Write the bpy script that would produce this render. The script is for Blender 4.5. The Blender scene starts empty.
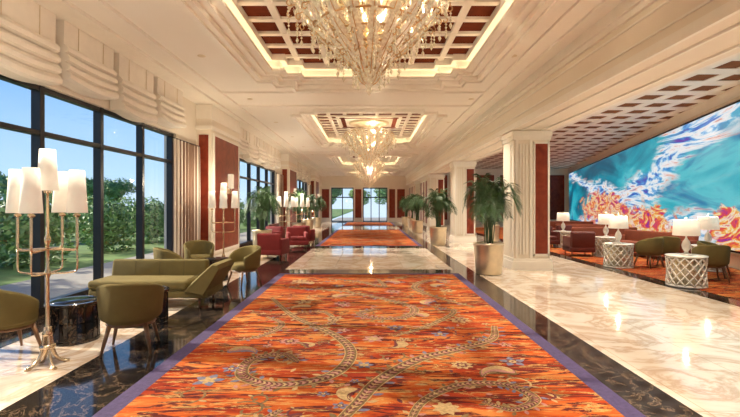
import bpy, bmesh, math, random
from mathutils import Vector, Matrix, noise
random.seed(7)
scene=bpy.context.scene
pi=math.pi
# ---------------------------------------------------------------- materials
def newmat(name):
    m=bpy.data.materials.new(name); m.use_nodes=True
    nt=m.node_tree; b=nt.nodes['Principled BSDF']
    return m,nt,b
def mat(name,col,rough=.5,metal=0,emit=None,es=0,trans=0,bump=0,bscale=60,coat=0,spec=.5,vary=.08,vscale=6):
    m,nt,b=newmat(name)
    b.inputs['Roughness'].default_value=rough
    b.inputs['Metallic'].default_value=metal
    b.inputs['Specular IOR Level'].default_value=spec
    b.inputs['Transmission Weight'].default_value=trans
    b.inputs['Coat Weight'].default_value=coat
    tc=nt.nodes.new('ShaderNodeTexCoord'); n=nt.nodes.new('ShaderNodeTexNoise')
    n.inputs['Scale'].default_value=vscale; n.inputs['Detail'].default_value=4
    nt.links.new(tc.outputs['Object'],n.inputs['Vector'])
    r=nt.nodes.new('ShaderNodeValToRGB')
    c0=[max(0,c*(1-vary)) for c in col]; c1=[min(1,c*(1+vary)) for c in col]
    r.color_ramp.elements[0].position=.3; r.color_ramp.elements[1].position=.7
    r.color_ramp.elements[0].color=(*c0,1); r.color_ramp.elements[1].color=(*c1,1)
    nt.links.new(n.outputs['Fac'],r.inputs['Fac']); nt.links.new(r.outputs['Color'],b.inputs['Base Color'])
    if emit: b.inputs['Emission Color'].default_value=(*emit,1); b.inputs['Emission Strength'].default_value=es
    if bump:
        n2=nt.nodes.new('ShaderNodeTexNoise'); n2.inputs['Scale'].default_value=bscale
        nt.links.new(tc.outputs['Object'],n2.inputs['Vector'])
        bp=nt.nodes.new('ShaderNodeBump'); bp.inputs['Strength'].default_value=bump; bp.inputs['Distance'].default_value=.01
        nt.links.new(n2.outputs['Fac'],bp.inputs['Height']); nt.links.new(bp.outputs['Normal'],b.inputs['Normal'])
    return m
def ramp(nt,stops,interp='LINEAR'):
    r=nt.nodes.new('ShaderNodeValToRGB'); cr=r.color_ramp; cr.interpolation=interp
    while len(cr.elements)<len(stops): cr.elements.new(.5)
    for e,(p,c) in zip(cr.elements,stops): e.position=p; e.color=(*c,1)
    return r
def noisetex(nt,scale,detail=6,dist=0,mscale=(1,1,1),rot=(0,0,0),loc=(0,0,0),rough=.5):
    tc=nt.nodes.new('ShaderNodeTexCoord'); mp=nt.nodes.new('ShaderNodeMapping')
    mp.inputs['Scale'].default_value=mscale; mp.inputs['Rotation'].default_value=rot; mp.inputs['Location'].default_value=loc
    n=nt.nodes.new('ShaderNodeTexNoise'); n.inputs['Scale'].default_value=scale; n.inputs['Detail'].default_value=detail
    n.inputs['Distortion'].default_value=dist; n.inputs['Roughness'].default_value=rough
    nt.links.new(tc.outputs['Object'],mp.inputs['Vector']); nt.links.new(mp.outputs['Vector'],n.inputs['Vector'])
    return n,tc
def mix(nt,fac,a,b,mode='MIX'):
    x=nt.nodes.new('ShaderNodeMix'); x.data_type='RGBA'; x.blend_type=mode
    def s(i,v):
        if hasattr(v,'is_linked'): nt.links.new(v,x.inputs[i])
        elif isinstance(v,(int,float)): x.inputs[i].default_value=v
        else: x.inputs[i].default_value=(*v,1)
    s(0,fac); s(6,a); s(7,b)
    return x.outputs[2]
def math_(nt,op,a,b=None,c=None):
    n=nt.nodes.new('ShaderNodeMath'); n.operation=op
    for i,v in enumerate((a,b,c)):
        if v is None: continue
        if hasattr(v,'is_linked'): nt.links.new(v,n.inputs[i])
        else: n.inputs[i].default_value=v
    return n.outputs[0]
def marble_light():
    m,nt,b=newmat('marble_beige')
    n,tc=noisetex(nt,.9,9,1.6,(1,1,1),rough=.62)
    r=ramp(nt,[(0.3,(.84,.75,.64)),(.43,(.77,.66,.54)),(.49,(.58,.43,.31)),(.55,(.79,.69,.58)),(.75,(.88,.81,.72))])
    nt.links.new(n.outputs['Fac'],r.inputs['Fac'])
    br=nt.nodes.new('ShaderNodeTexBrick'); br.offset=0; br.inputs['Scale'].default_value=1
    br.inputs['Brick Width'].default_value=.9; br.inputs['Row Height'].default_value=.9
    br.inputs['Mortar Size'].default_value=.004
    br.inputs['Color1'].default_value=(1,1,1,1); br.inputs['Color2'].default_value=(.9,.88,.86,1); br.inputs['Mortar'].default_value=(.6,.5,.42,1)
    nt.links.new(tc.outputs['Object'],br.inputs['Vector'])
    c=mix(nt,1.0,r.outputs['Color'],br.outputs['Color'],'MULTIPLY')
    nt.links.new(c,b.inputs['Base Color']); b.inputs['Roughness'].default_value=.06
    b.inputs['Specular IOR Level'].default_value=.65
    return m
def marble_dark():
    m,nt,b=newmat('marble_black')
    n,tc=noisetex(nt,2.2,9,1.8,rough=.65)
    r=ramp(nt,[(0.3,(.010,.008,.008)),(.48,(.015,.013,.012)),(.505,(.14,.09,.055)),(.53,(.017,.014,.013)),(.8,(.035,.028,.025))])
    nt.links.new(n.outputs['Fac'],r.inputs['Fac']); nt.links.new(r.outputs['Color'],b.inputs['Base Color'])
    b.inputs['Roughness'].default_value=.07
    return m
def carpet_mat():
    m,nt,b=newmat('carpet_orange')
    n,tc=noisetex(nt,1.1,8,.9,(1.0,3.0,1),rough=.62)
    r=ramp(nt,[(.30,(.14,.018,.008)),(.42,(.29,.030,.009)),(.49,(.38,.060,.011)),(.56,(.45,.10,.018)),(.63,(.50,.18,.045)),(.74,(.38,.07,.012))])
    nt.links.new(n.outputs['Fac'],r.inputs['Fac'])
    n2,_=noisetex(nt,1.0,10,2.2,(.8,4.6,1),loc=(4,9,2),rough=.66)
    r2=ramp(nt,[(.0,(0,0,0)),(.52,(0,0,0)),(.545,(1,1,1)),(.61,(1,1,1)),(.64,(0,0,0))])
    nt.links.new(n2.outputs['Fac'],r2.inputs['Fac'])
    c=mix(nt,r2.outputs['Color'],r.outputs['Color'],(.085,.014,.012))
    n3,_=noisetex(nt,1.6,9,2.4,(1.0,5.0,1),loc=(14,3,2),rough=.7)
    r3=ramp(nt,[(.0,(0,0,0)),(.55,(0,0,0)),(.575,(.85,.85,.85)),(.605,(.85,.85,.85)),(.63,(0,0,0))])
    nt.links.new(n3.outputs['Fac'],r3.inputs['Fac'])
    c=mix(nt,r3.outputs['Color'],c,(.46,.29,.10))
    n4,_=noisetex(nt,90,2,0)
    nt.links.new(c,b.inputs['Base Color']); b.inputs['Roughness'].default_value=.95
    b.inputs['Specular IOR Level'].default_value=.1
    bp=nt.nodes.new('ShaderNodeBump'); bp.inputs['Strength'].default_value=.6; bp.inputs['Distance'].default_value=.01
    nt.links.new(n4.outputs['Fac'],bp.inputs['Height']); nt.links.new(bp.outputs['Normal'],b.inputs['Normal'])
    return m
def red_marble():
    m,nt,b=newmat('red_stone')
    n,tc=noisetex(nt,2.5,8,1.2)
    r=ramp(nt,[(.3,(.17,.022,.010)),(.5,(.24,.037,.015)),(.7,(.29,.053,.023))])
    nt.links.new(n.outputs['Fac'],r.inputs['Fac']); nt.links.new(r.outputs['Color'],b.inputs['Base Color'])
    b.inputs['Roughness'].default_value=.35
    b.inputs['Specular IOR Level'].default_value=.3
    return m
M_light=marble_light(); M_dark=marble_dark(); M_carpet=carpet_mat(); M_red=red_marble()
M_cream=mat('plaster_cream',(.87,.79,.67),.55,vary=.02,vscale=2)
M_white=mat('trim_white',(.93,.88,.79),.45,vary=.02)
M_ceil=mat('ceiling_cream',(.94,.89,.80),.6,vary=.012,vscale=1)
M_purple=mat('carpet_border_violet',(.055,.035,.10),.95,bump=.5,bscale=120,vary=.2,vscale=30)
M_bronze=mat('window_bronze',(.022,.022,.026),.35,.3)
M_gold=mat('lamp_gold',(.76,.60,.40),.25,.9)
M_champ=mat('champagne_metal',(.74,.63,.45),.3,.7)
M_shade=mat('shade_fabric',(.85,.80,.72),.8,emit=(1,.84,.62),es=.18)
M_blind=mat('blind_linen',(.90,.84,.75),.9,bump=.3,bscale=150,vary=.03)
M_olive=mat('olive_fabric',(.165,.127,.045),.85,bump=.4,bscale=200,spec=.2)
M_oliveseam=mat('olive_piping',(.08,.065,.025),.85)
M_wood=mat('walnut_wood',(.18,.09,.04),.4,vary=.3,vscale=12)
M_redfab=mat('crimson_fabric',(.19,.011,.014),.75,bump=.3,bscale=200)
M_maroon=mat('maroon_leather',(.10,.02,.015),.45,spec=.3)
M_rust=mat('rust_fabric',(.22,.05,.02),.8,bump=.3,bscale=200)
M_blacktop=mat('black_lacquer',(.012,.012,.013),.12)
M_leaf=mat('palm_leaf',(.045,.10,.03),.5,vary=.4,vscale=9)
M_tree=mat('tree_leaf',(.20,.33,.08),.6,vary=.55,vscale=1.5)
M_tree2=mat('hedge_leaf',(.14,.27,.09),.6,vary=.55,vscale=1.5)
M_trunk=mat('bark',(.12,.08,.05),.9,vary=.3)
M_soil=mat('soil',(.05,.03,.02),.95)
M_grass=mat('grass',(.15,.24,.06),.9,vary=.3,vscale=1)
M_terr=mat('terrace_stone',(.36,.33,.28),.8,vary=.1)
M_bulb=mat('downlight_glow',(1,.95,.85),.5,emit=(1,.9,.72),es=12)
M_addglow=mat('added_coffer_glow',(1,.9,.75),.5,emit=(1,.76,.46),es=2.3)  # emissive strip added to brighten the coffers, no known fitting
M_cryst=mat('crystal_amber',(1,.84,.64),.12,0,emit=(1,.72,.42),es=.07,trans=.3,vary=.3,vscale=30)
M_cgold=mat('chandelier_brass',(.62,.40,.20),.3,.85,vary=.2)
M_flame=mat('candle_glow',(1,.9,.7),.5,emit=(1,.78,.45),es=3)
M_coffer=mat('coffer_terracotta',(.15,.034,.015),.8,vary=.15,spec=.03)
M_cofbrown=mat('coffer_brown',(.24,.105,.052),.8,vary=.1,spec=.03)
M_white2=mat('white_lacquer',(.80,.76,.69),.25)
M_olgold=mat('carpet_gold',(.38,.24,.10),.95,vary=.3,vscale=40)
M_olgreen=mat('carpet_moss',(.15,.085,.026),.95,vary=.3,vscale=40)
M_crm=mat('carpet_rose',(.36,.15,.12),.95,vary=.25,vscale=40)
M_dkred=mat('carpet_maroon',(.11,.013,.012),.95,vary=.25,vscale=40)
M_blue=mat('carpet_violet',(.13,.12,.18),.95,vary=.25,vscale=40)
def glass_mat():
    m=bpy.data.materials.new('window_glass'); m.use_nodes=True; nt=m.node_tree; nt.nodes.clear()
    o=nt.nodes.new('ShaderNodeOutputMaterial'); t=nt.nodes.new('ShaderNodeBsdfTransparent'); g=nt.nodes.new('ShaderNodeBsdfGlossy')
    g.inputs['Roughness'].default_value=.02; t.inputs['Color'].default_value=(.93,.97,1,1)
    x=nt.nodes.new('ShaderNodeMixShader'); x.inputs[0].default_value=.04
    nt.links.new(t.outputs[0],x.inputs[1]); nt.links.new(g.outputs[0],x.inputs[2]); nt.links.new(x.outputs[0],o.inputs['Surface'])
    return m
M_glass=glass_mat()
def stripe_mat():
    m,nt,b=newmat('drape_striped')
    tc=nt.nodes.new('ShaderNodeTexCoord'); sp=nt.nodes.new('ShaderNodeSeparateXYZ')
    nt.links.new(tc.outputs['Object'],sp.inputs[0])
    fr=math_(nt,'FRACT',math_(nt,'MULTIPLY',sp.outputs['Y'],5))
    r=ramp(nt,[(0,(.84,.77,.68)),(.50,(.84,.77,.68)),(.56,(.22,.13,.09)),(.90,(.22,.13,.09)),(.98,(.84,.77,.68))])
    nt.links.new(fr,r.inputs['Fac']); nt.links.new(r.outputs['Color'],b.inputs['Base Color']); b.inputs['Roughness'].default_value=.9
    return m
M_drape=stripe_mat()
def screen_mat():
    m,nt,b=newmat('screen_artwork')
    n,tc=noisetex(nt,.42,9,1.5,(.30,1,1.0),(0,.16,0),(3,0,1.5),rough=.58)
    r=ramp(nt,[(.26,(.003,.03,.07)),(.38,(.0,.13,.22)),(.46,(.0,.30,.42)),(.53,(.02,.45,.56)),(.60,(.10,.60,.68)),(.68,(.01,.20,.42)),(.80,(.01,.05,.20))])
    nt.links.new(n.outputs['Fac'],r.inputs['Fac'])
    sp=nt.nodes.new('ShaderNodeSeparateXYZ'); nt.links.new(tc.outputs['Object'],sp.inputs[0])
    X,Z=sp.outputs['X'],sp.outputs['Z']
    nw,_=noisetex(nt,.30,6,.8,(.35,1,1),(0,0,0),(9,2,6))
    warp=math_(nt,'MULTIPLY',math_(nt,'SUBTRACT',nw.outputs['Fac'],.5),3.2)
    ns,_=noisetex(nt,1.3,10,3.0,(.16,1,1.3),(0,.1,0),(1,7,3),rough=.62)
    def band(a,k,wd):
        zc=math_(nt,'MULTIPLY_ADD',X,k,a)
        dist=math_(nt,'ABSOLUTE',math_(nt,'ADD',math_(nt,'SUBTRACT',Z,zc),warp))
        return math_(nt,'SUBTRACT',math_(nt,'MULTIPLY_ADD',ns.outputs['Fac'],1.5,wd),dist)
    w=math_(nt,'MAXIMUM',band(-1.1,.20,.1),band(4.3,-.13,-.1))
    rw=ramp(nt,[(.0,(0,0,0)),(.08,(0,0,0)),(.45,(1,1,1))]); nt.links.new(w,rw.inputs['Fac'])
    rc=ramp(nt,[(.33,(.25,.02,.35)),(.39,(.03,.10,.55)),(.45,(.10,.45,.85)),(.49,(.75,.88,.95)),(.54,(.97,.97,.97)),(.59,(.90,.80,.82)),(.63,(.85,.30,.12)),(.67,(.12,.30,.75)),(.74,(.35,.10,.40))]); nt.links.new(ns.outputs['Fac'],rc.inputs['Fac'])
    c=mix(nt,rw.outputs['Color'],r.outputs['Color'],rc.outputs['Color'])
    n2,_=noisetex(nt,.8,7,1.6,(.45,1,1),(0,0,0),(7,1,4),rough=.6)
    def blob(cx,cz,sx,sz,amp):
        dx=math_(nt,'DIVIDE',math_(nt,'SUBTRACT',X,cx),sx); dz=math_(nt,'DIVIDE',math_(nt,'SUBTRACT',Z,cz),sz)
        d=math_(nt,'SQRT',math_(nt,'ADD',math_(nt,'MULTIPLY',dx,dx),math_(nt,'MULTIPLY',dz,dz)))
        return math_(nt,'ADD',math_(nt,'SUBTRACT',1.0,d),math_(nt,'MULTIPLY',math_(nt,'SUBTRACT',n2.outputs['Fac'],.5),amp))
    bl=math_(nt,'MAXIMUM',blob(11.5,1.4,6.0,1.2,3.0),math_(nt,'MAXIMUM',blob(26.8,.9,1.4,.8,3.0),blob(19.5,1.0,3.2,.7,3.0)))
    r2=ramp(nt,[(.0,(0,0,0)),(.06,(0,0,0)),(.22,(1,1,1))]); nt.links.new(bl,r2.inputs['Fac'])
    n3,_=noisetex(nt,1.7,9,3.2,(.30,1,1),rough=.68)
    r3=ramp(nt,[(.34,(.12,.03,.40)),(.40,(.55,.02,.20)),(.45,(.80,.05,.04)),(.49,(.92,.30,.05)),(.52,(.95,.70,.15)),(.56,(.92,.88,.82)),(.60,(.85,.12,.10)),(.65,(.10,.50,.35)),(.74,(.05,.20,.60))]); nt.links.new(n3.outputs['Fac'],r3.inputs['Fac'])
    c=mix(nt,r2.outputs['Color'],c,r3.outputs['Color'])
    nt.links.new(c,b.inputs['Emission Color']); b.inputs['Emission Strength'].default_value=.45
    b.inputs['Base Color'].default_value=(.02,.02,.02,1); b.inputs['Roughness'].default_value=.3
    return m
M_screen=screen_mat()
# ---------------------------------------------------------------- mesh builder
class B:
    def __init__(s): s.v=[];s.f=[];s.mi=[];s.sm=[];s.mats=[]
    def add(s,vs,fs,m,smooth=False,M=None):
        o=len(s.v)
        if M is not None: vs=[M@Vector(p) for p in vs]
        s.v+= [tuple(p) for p in vs]
        if m not in s.mats: s.mats.append(m)
        k=s.mats.index(m)
        for f in fs: s.f.append(tuple(i+o for i in f)); s.mi.append(k); s.sm.append(smooth)
    def box(s,x0,x1,y0,y1,z0,z1,m,M=None):
        vs=[(x,y,z) for z in(z0,z1) for y in(y0,y1) for x in(x0,x1)]
        s.add(vs,[(0,2,3,1),(4,5,7,6),(0,1,5,4),(2,6,7,3),(0,4,6,2),(1,3,7,5)],m,False,M)
    def rbox(s,x0,x1,y0,y1,z0,z1,m,r=.03,seg=2,M=None,taper=None):
        bm=bmesh.new(); bmesh.ops.create_cube(bm,size=1)
        for v in bm.verts:
            v.co=Vector(((x0+x1)/2+v.co.x*(x1-x0),(y0+y1)/2+v.co.y*(y1-y0),(z0+z1)/2+v.co.z*(z1-z0)))
        bmesh.ops.bevel(bm,geom=bm.edges[:],offset=r,segments=seg,affect='EDGES',profile=.5)
        bm.verts.index_update()
        s.add([v.co.copy() for v in bm.verts],[tuple(v.index for v in f.verts) for f in bm.faces],m,True,M); bm.free()
    def loft(s,rings,m,smooth=True,caps=True,closed=True,loop=False,M=None):
        n=len(rings[0]); vs=[p for r in rings for p in r]; fs=[]
        R=len(rings)
        for i in range(R if loop else R-1):
            j=(i+1)%R
            for k in range(n if closed else n-1):
                l=(k+1)%n
                fs.append((i*n+k,i*n+l,j*n+l,j*n+k))
        if caps and closed and not loop:
            fs.append(tuple(range(n))[::-1]); fs.append(tuple((R-1)*n+k for k in range(n)))
        s.add(vs,fs,m,smooth,M)
    def lathe(s,prof,m,c=(0,0,0),n=20,M=None,smooth=True):
        rings=[[(c[0]+max(r,1e-4)*math.cos(2*pi*k/n),c[1]+max(r,1e-4)*math.sin(2*pi*k/n),c[2]+z) for k in range(n)] for r,z in prof]
        s.loft(rings,m,smooth,True,M=M)
    def tube(s,pts,rad,m,n=8,M=None):
        pts=[Vector(p) for p in pts]
        if not hasattr(rad,'__len__'): rad=[rad]*len(pts)
        rings=[]; up=None
        for i,p in enumerate(pts):
            t=(pts[min(i+1,len(pts)-1)]-pts[max(i-1,0)]).normalized()
            if up is None: up=Vector((0,0,1)) if abs(t.z)<.9 else Vector((1,0,0))
            a=t.cross(up).normalized(); b2=a.cross(t).normalized(); up=b2
            rings.append([p+rad[i]*(math.cos(2*pi*k/n)*a+math.sin(2*pi*k/n)*b2) for k in range(n)])
        s.loft(rings,m,True,True,M=M)
    def octa(s,c,r,h,m,M=None):
        x,y,z=c
        s.add([(x+r,y,z),(x,y+r,z),(x-r,y,z),(x,y-r,z),(x,y,z+h),(x,y,z-h)],[(0,1,4),(1,2,4),(2,3,4),(3,0,4),(1,0,5),(2,1,5),(3,2,5),(0,3,5)],m,False,M)
    def make(s,name,loc=(0,0,0),rot=0,fix=True):
        me=bpy.data.meshes.new(name); me.from_pydata(s.v,[],s.f)
        for m in s.mats: me.materials.append(m)
        me.polygons.foreach_set('material_index',s.mi); me.polygons.foreach_set('use_smooth',s.sm)
        me.update()
        if fix:
            bm=bmesh.new(); bm.from_mesh(me); bmesh.ops.recalc_face_normals(bm,faces=bm.faces); bm.to_mesh(me); bm.free()
        o=bpy.data.objects.new(name,me); scene.collection.objects.link(o)
        o.location=loc; o.rotation_euler=(0,0,rot)
        return o
def inst(o,loc,rot=0,sc=1,name=None):
    c=bpy.data.objects.new(name or o.name.split('.')[0],o.data); scene.collection.objects.link(c)
    c.location=loc; c.rotation_euler=(0,0,rot); c.scale=(sc,sc,sc); return c
def cat(pts,n=8):
    P=[Vector(p) for p in pts]; P=[2*P[0]-P[1]]+P+[2*P[-1]-P[-2]]; out=[]
    for i in range(1,len(P)-2):
        for k in range(n):
            t=k/n; a,b,c,d=P[i-1],P[i],P[i+1],P[i+2]
            out.append(.5*((2*b)+(c-a)*t+(2*a-5*b+4*c-d)*t*t+(3*b-a-3*c+d)*t**3))
    out.append(P[-2]); return out
XL,XR=-4.8,3.65; ZC=4.5; Y0,Y1=-5,44
XH=4.6
def wallx(y): return 16.8-.2805*(37.6-y)
# ---------------------------------------------------------------- floor
b=B(); b.box(XL-.3,19,Y0,Y1+.3,-.1,0,M_light); b.make('floor')
b=B()
b.box(-2.95,-2.15,Y0,Y1,0,.004,M_dark)
b.box(2.15,2.6,Y0,Y1,0,.004,M_dark)
for y0,y1 in((10.8,11.5),(17.2,18),(30,30.7),(35,35.7)): b.box(-2.15,2.15,y0,y1,0,.004,M_dark)
b.box(-4.8,-4.25,Y0,Y1,0,.004,M_dark)
for y in (11.3,23.3): b.box(-4.25,-2.95,y,y+.6,0,.004,M_dark)
b.make('trim_floor_dark_marble')
b=B()
b.add([(6.0,7.0,0.004),(6.4,7.0,.004),(6.4,33,.004),(6.0,33,.004)],[(0,1,2,3)],M_dark)
b.add([(6.0,6.6,0.004),(wallx(6.6)-.05,6.6,.004),(wallx(7)-.05,7.0,.004),(6.0,7.0,.004)],[(0,1,2,3)],M_dark)
b.make('trim_floor_lounge')
# ---------------------------------------------------------------- carpets
def strip(b,pts,w,m,z):
    pts=[Vector(p) for p in pts]; n=len(pts); vs=[]; fs=[]
    for i,p in enumerate(pts):
        t=(pts[min(i+1,n-1)]-pts[max(i-1,0)]).normalized(); nn=Vector((-t.y,t.x,0))
        ww=w(i/(n-1)) if callable(w) else w
        vs+= [(p.x+nn.x*ww,p.y+nn.y*ww,z),(p.x-nn.x*ww,p.y-nn.y*ww,z)]
    for i in range(n-1): fs.append((2*i,2*i+1,2*i+3,2*i+2))
    b.add(vs,fs,m)
def leafflat(b,c,a,L,W,m,z,n=6):
    d=Vector((math.cos(a),math.sin(a),0)); c=Vector((*c[:2],0))
    strip(b,[c+d*L*i/n for i in range(n+1)],lambda t:W*math.sin(pi*min(max(t,.02),.98))**.8,m,z)
def flower(b,c,r,m1,m2,z,n=6):
    a0=random.random()*6
    for k in range(n): leafflat(b,c,a0+2*pi*k/n,r,r*.28,m1,z)
    for k in range(n): leafflat(b,c,a0+2*pi*(k+.5)/n,r*.6,r*.16,m2,z+.0006)
    strip(b,[Vector((c[0]+r*.2*math.cos(t*.9),c[1]+r*.2*math.sin(t*.9),0)) for t in range(8)],r*.1,M_olgold,z+.001)
def paisley(b,x,y,s,a,sg,m1,m2,z=.0132):
    for q,(k,m) in enumerate(((1,m1),(.74,m2),(.46,M_olgold))):
        P=[]
        for i in range(15):
            t=i/14; th=a+sg*t*2.2; r=s*k*(.15+.85*t)
            P.append(Vector((x+math.cos(a)*s*.15*q+s*t*math.cos(th)*1.1,y+math.sin(a)*s*.15*q+s*t*math.sin(th)*1.1,0)))
        strip(b,P,lambda t,k=k:s*.42*k*math.sin(pi*min(.985,.22+.78*t)),m,z+.0005*q)
    for i in range(8):
        t=i/8; th=a+sg*t*2.2; leafflat(b,(x+s*t*math.cos(th)*1.1+math.cos(th+1.57)*s*.45*(1-t*.6),y+s*t*math.sin(th)*1.1+math.sin(th+1.57)*s*.45*(1-t*.6)),th+1.57,s*.16,s*.04,M_olgold,z+.0003,3)
def vine(b,pts,w=.06,z=.0135):
    P=[Vector((p.x,p.y,0)) for p in cat(pts,18)]
    ww=lambda t:w*(.35+.75*math.sin(pi*(.08+.84*t)))
    strip(b,P,lambda t:ww(t)*1.3,M_olgold,z)
    strip(b,P,lambda t:ww(t)*1.1,M_olgreen,z+.0006)
    strip(b,P,lambda t:ww(t)*.18,M_olgold,z+.0009)
    n=len(P)
    for i in range(1,n-1):
        t=(P[i+1]-P[i-1]); a=math.atan2(t.y,t.x); q=ww(i/n); nn=Vector((-math.sin(a),math.cos(a),0))
        for sg in(1,-1): leafflat(b,P[i],a+sg*.75,q*1.1,q*.24,(M_olgold,M_dkred,M_crm,M_dkred)[i%4],z+.0012,3)
        if i%5==0:
            for sg in(1,-1):
                leafflat(b,P[i]+nn*sg*q*1.25,a+sg*1.0,w*1.8,w*.45,random.choice([M_olgold,M_crm,M_olgreen,M_blue]),z-.0005)
def tendril(b,x,y,s,m):
    a0=random.random()*6.28; sg=random.choice([1,-1]); P=[]
    for i in range(16):
        t=i/15; r=s*(1-t*.85); P.append(Vector((x+r*math.cos(a0+sg*t*5.5),y+r*math.sin(a0+sg*t*5.5),0)))
    strip(b,P,lambda t:.011,m,.0129)
    for i in range(2,12,3):
        leafflat(b,P[i],a0+sg*(i/15*5.5)+sg*.4,s*.42,s*.10,random.choice([M_olgold,M_olgreen,m]),.0131,4)
def carpet(name,y0,y1,full):
    b=B()
    b.box(-2.15,2.15,y0,y1,0,.010,M_purple)
    b.box(-1.98,1.98,y0+.17,y1-.17,.0,.012,M_carpet)
    def V(pts,w=.06): 
        pts=[(max(-1.75,min(1.75,p[0])),max(y0+.35,min(y1-.35,p[1])),0) for p in pts]
        vine(b,pts,w)
    if full:
        V([(-1.7,7.9),(-1.1,6.6),(-.45,5.7),(-.2,5.0),(-.35,4.35),(-.8,4.1),(-1.2,4.3),(-1.25,4.75),(-.95,4.95),(-.75,4.7)],.052)
        V([(-.35,3.1),(-.1,3.7),(.1,4.2),(.5,4.75),(1.0,5.1),(1.5,5.5),(1.7,6.1)],.055)
        V([(.25,3.2),(.45,3.75),(.85,4.1),(1.25,4.1),(1.4,3.8),(1.15,3.6),(.95,3.75)],.04)
        V([(-1.6,8.9),(-.6,8.6),(.2,7.9),(.7,7.2),(.55,6.6),(.1,6.5),(-.15,6.8),(.1,7.1)],.05)
        V([(1.7,7.2),(1.2,8.0),(.9,8.9),(1.2,9.7),(1.6,9.8),(1.6,9.4)],.05)
        V([(-1.6,5.4),(-1.3,5.7),(-1.2,6.2),(-1.5,6.6)],.035)
        V([(-.9,10.0),(-.2,9.6),(.3,9.0),(.2,9.9)],.05)
        V([(-1.7,3.4),(-1.3,3.1),(-.9,3.3),(-.7,3.6)],.04)
        V([(-1.6,1),(-.4,2),(.8,1.2),(1.5,2.4)],.05)
        V([(-.9,5.9),(-.5,6.3),(-.7,6.9),(-1.1,6.9)],.03); V([(.3,5.6),(.8,6.1),(1.3,6.9),(1.0,7.3)],.035)
        for x,y,s,a,sg in((1.35,4.35,.26,1.2,1),(-1.5,5.0,.24,2.0,-1),(.75,6.6,.26,.5,1),(-.5,8.0,.3,2.6,-1),(1.1,7.6,.26,2.2,1),(-1.3,9.3,.3,.6,1),(.4,9.6,.28,1.0,-1),(-.1,3.95,.2,2.4,1),(.3,5.35,.2,.2,-1),(-1.0,7.2,.24,1.4,1),(1.5,9.2,.26,2.0,1),(-.75,5.2,.18,.3,1)):
            paisley(b,x,y,s,a,sg,random.choice([M_dkred,M_olgreen,M_blue]),random.choice([M_crm,M_olgold,M_dkred]))
        fl=[(.62,3.62,.12),(.05,5.5,.14),(.95,4.6,.12),(-.5,6.5,.15),(1.3,6.4,.17),(-1.5,4.2,.15),(-1.1,7.6,.17),(.45,8.5,.17),(-.45,7.5,.15),(1.5,8.6,.18),(-1.5,9.7,.18),(.7,10.1,.16),(.35,6.0,.12),(-.95,5.4,.13),(-.05,4.6,.1),(1.5,4.7,.14),(.9,5.7,.12),(-.6,9.1,.14)]
        for x,y,r in fl: flower(b,(x,y),r,random.choice([M_crm,M_olgold,M_blue,M_crm]),random.choice([M_olgold,M_dkred]),.0150,random.choice([5,6,8]))
    else:
        y=y0+1
        while y<y1-2.2:
            s=random.choice([-1,1])
            V([(s*1.6,y),(s*.8,y+.5),(0,y+1.2),(-s*.6,y+1.9),(-s*1.1,y+1.6),(-s*.9,y+1.1)],.06)
            V([(-s*1.6,y+.3),(-s*.9,y+.1),(-s*.5,y+.5)],.05)
            for k in range(3): flower(b,(random.uniform(-1.6,1.6),y+random.uniform(0,2)),.15,random.choice([M_crm,M_olgold,M_blue]),M_dkred,.0145)
            y+=2.2
    for k in range(190 if full else 30):
        x=random.uniform(-1.7,1.7); y=random.uniform(max(y0,2.5)+.4,y1-.4)
        if k%3: leafflat(b,(x,y),random.random()*6.3,random.uniform(.06,.15),.02,random.choice([M_olgold,M_dkred,M_crm,M_olgreen]),.0128)
        else: tendril(b,x,y,random.uniform(.08,.20),random.choice([M_olgold,M_olgreen,M_dkred]))
        if k%5==0 and full: flower(b,(random.uniform(-1.7,1.7),random.uniform(3,y1-.5)),random.uniform(.05,.10),random.choice([M_crm,M_olgold,M_blue]),M_dkred,.0145,5)
    return b.make(name,fix=False)
carpet('carpet_runner',-2,10.8,True); carpet('carpet_runner',18,30,False); carpet('carpet_runner',35.7,43,False)
b=B()
b.add([(6.4,7,0),(wallx(7)-.1,7,0),(wallx(33)-.1,33,0),(6.4,33,0),(6.4,7,.011),(wallx(7)-.1,7,.011),(wallx(33)-.1,33,.011),(6.4,33,.011)],
      [(4,5,6,7),(0,1,5,4),(1,2,6,5),(2,3,7,6),(3,0,4,7)],M_carpet)
b.make('lounge_carpet')
# ---------------------------------------------------------------- ceiling with coffers
def loopn(cx,cy,hw,hl,nt):
    q=[(hw,hl-nt),(hw-nt*.45,hl-nt),(hw-nt*.45,hl-nt*.45),(hw-nt,hl-nt*.45),(hw-nt,hl)]
    pts=[]
    pts+= [(x,y) for x,y in q]
    pts+= [(-x,y) for x,y in q[::-1]]
    pts+= [(-x,-y) for x,y in q]
    pts+= [(x,-y) for x,y in q[::-1]]
    return [(cx+x,cy+y) for x,y in pts]
coffers=[(0,6.05,2.65,5.05),(0,18,2.45,4.6),(0,30,2.45,4.6),(0,40.3,2.3,2.9)]
bm=bmesh.new()
def addloop(pts,z):
    vs=[bm.verts.new((x,y,z)) for x,y in pts]
    return [bm.edges.new((vs[i],vs[(i+1)%len(vs)])) for i in range(len(vs))]
bounds=[Y0,12.0,24,36,Y1]
for i,(cx,cy,hw,hl) in enumerate(coffers):
    ed=addloop([(XL-.2,bounds[i]),(XH,bounds[i]),(XH,bounds[i+1]),(XL-.2,bounds[i+1])],ZC)
    ed+=addloop(loopn(cx,cy,hw,hl,.8),ZC)
    bmesh.ops.triangle_fill(bm,use_beauty=True,use_dissolve=False,edges=ed)
me=bpy.data.meshes.new('ceiling'); bm.to_mesh(me); bm.free(); me.materials.append(M_ceil)
o=bpy.data.objects.new('ceiling',me); scene.collection.objects.link(o)
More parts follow.
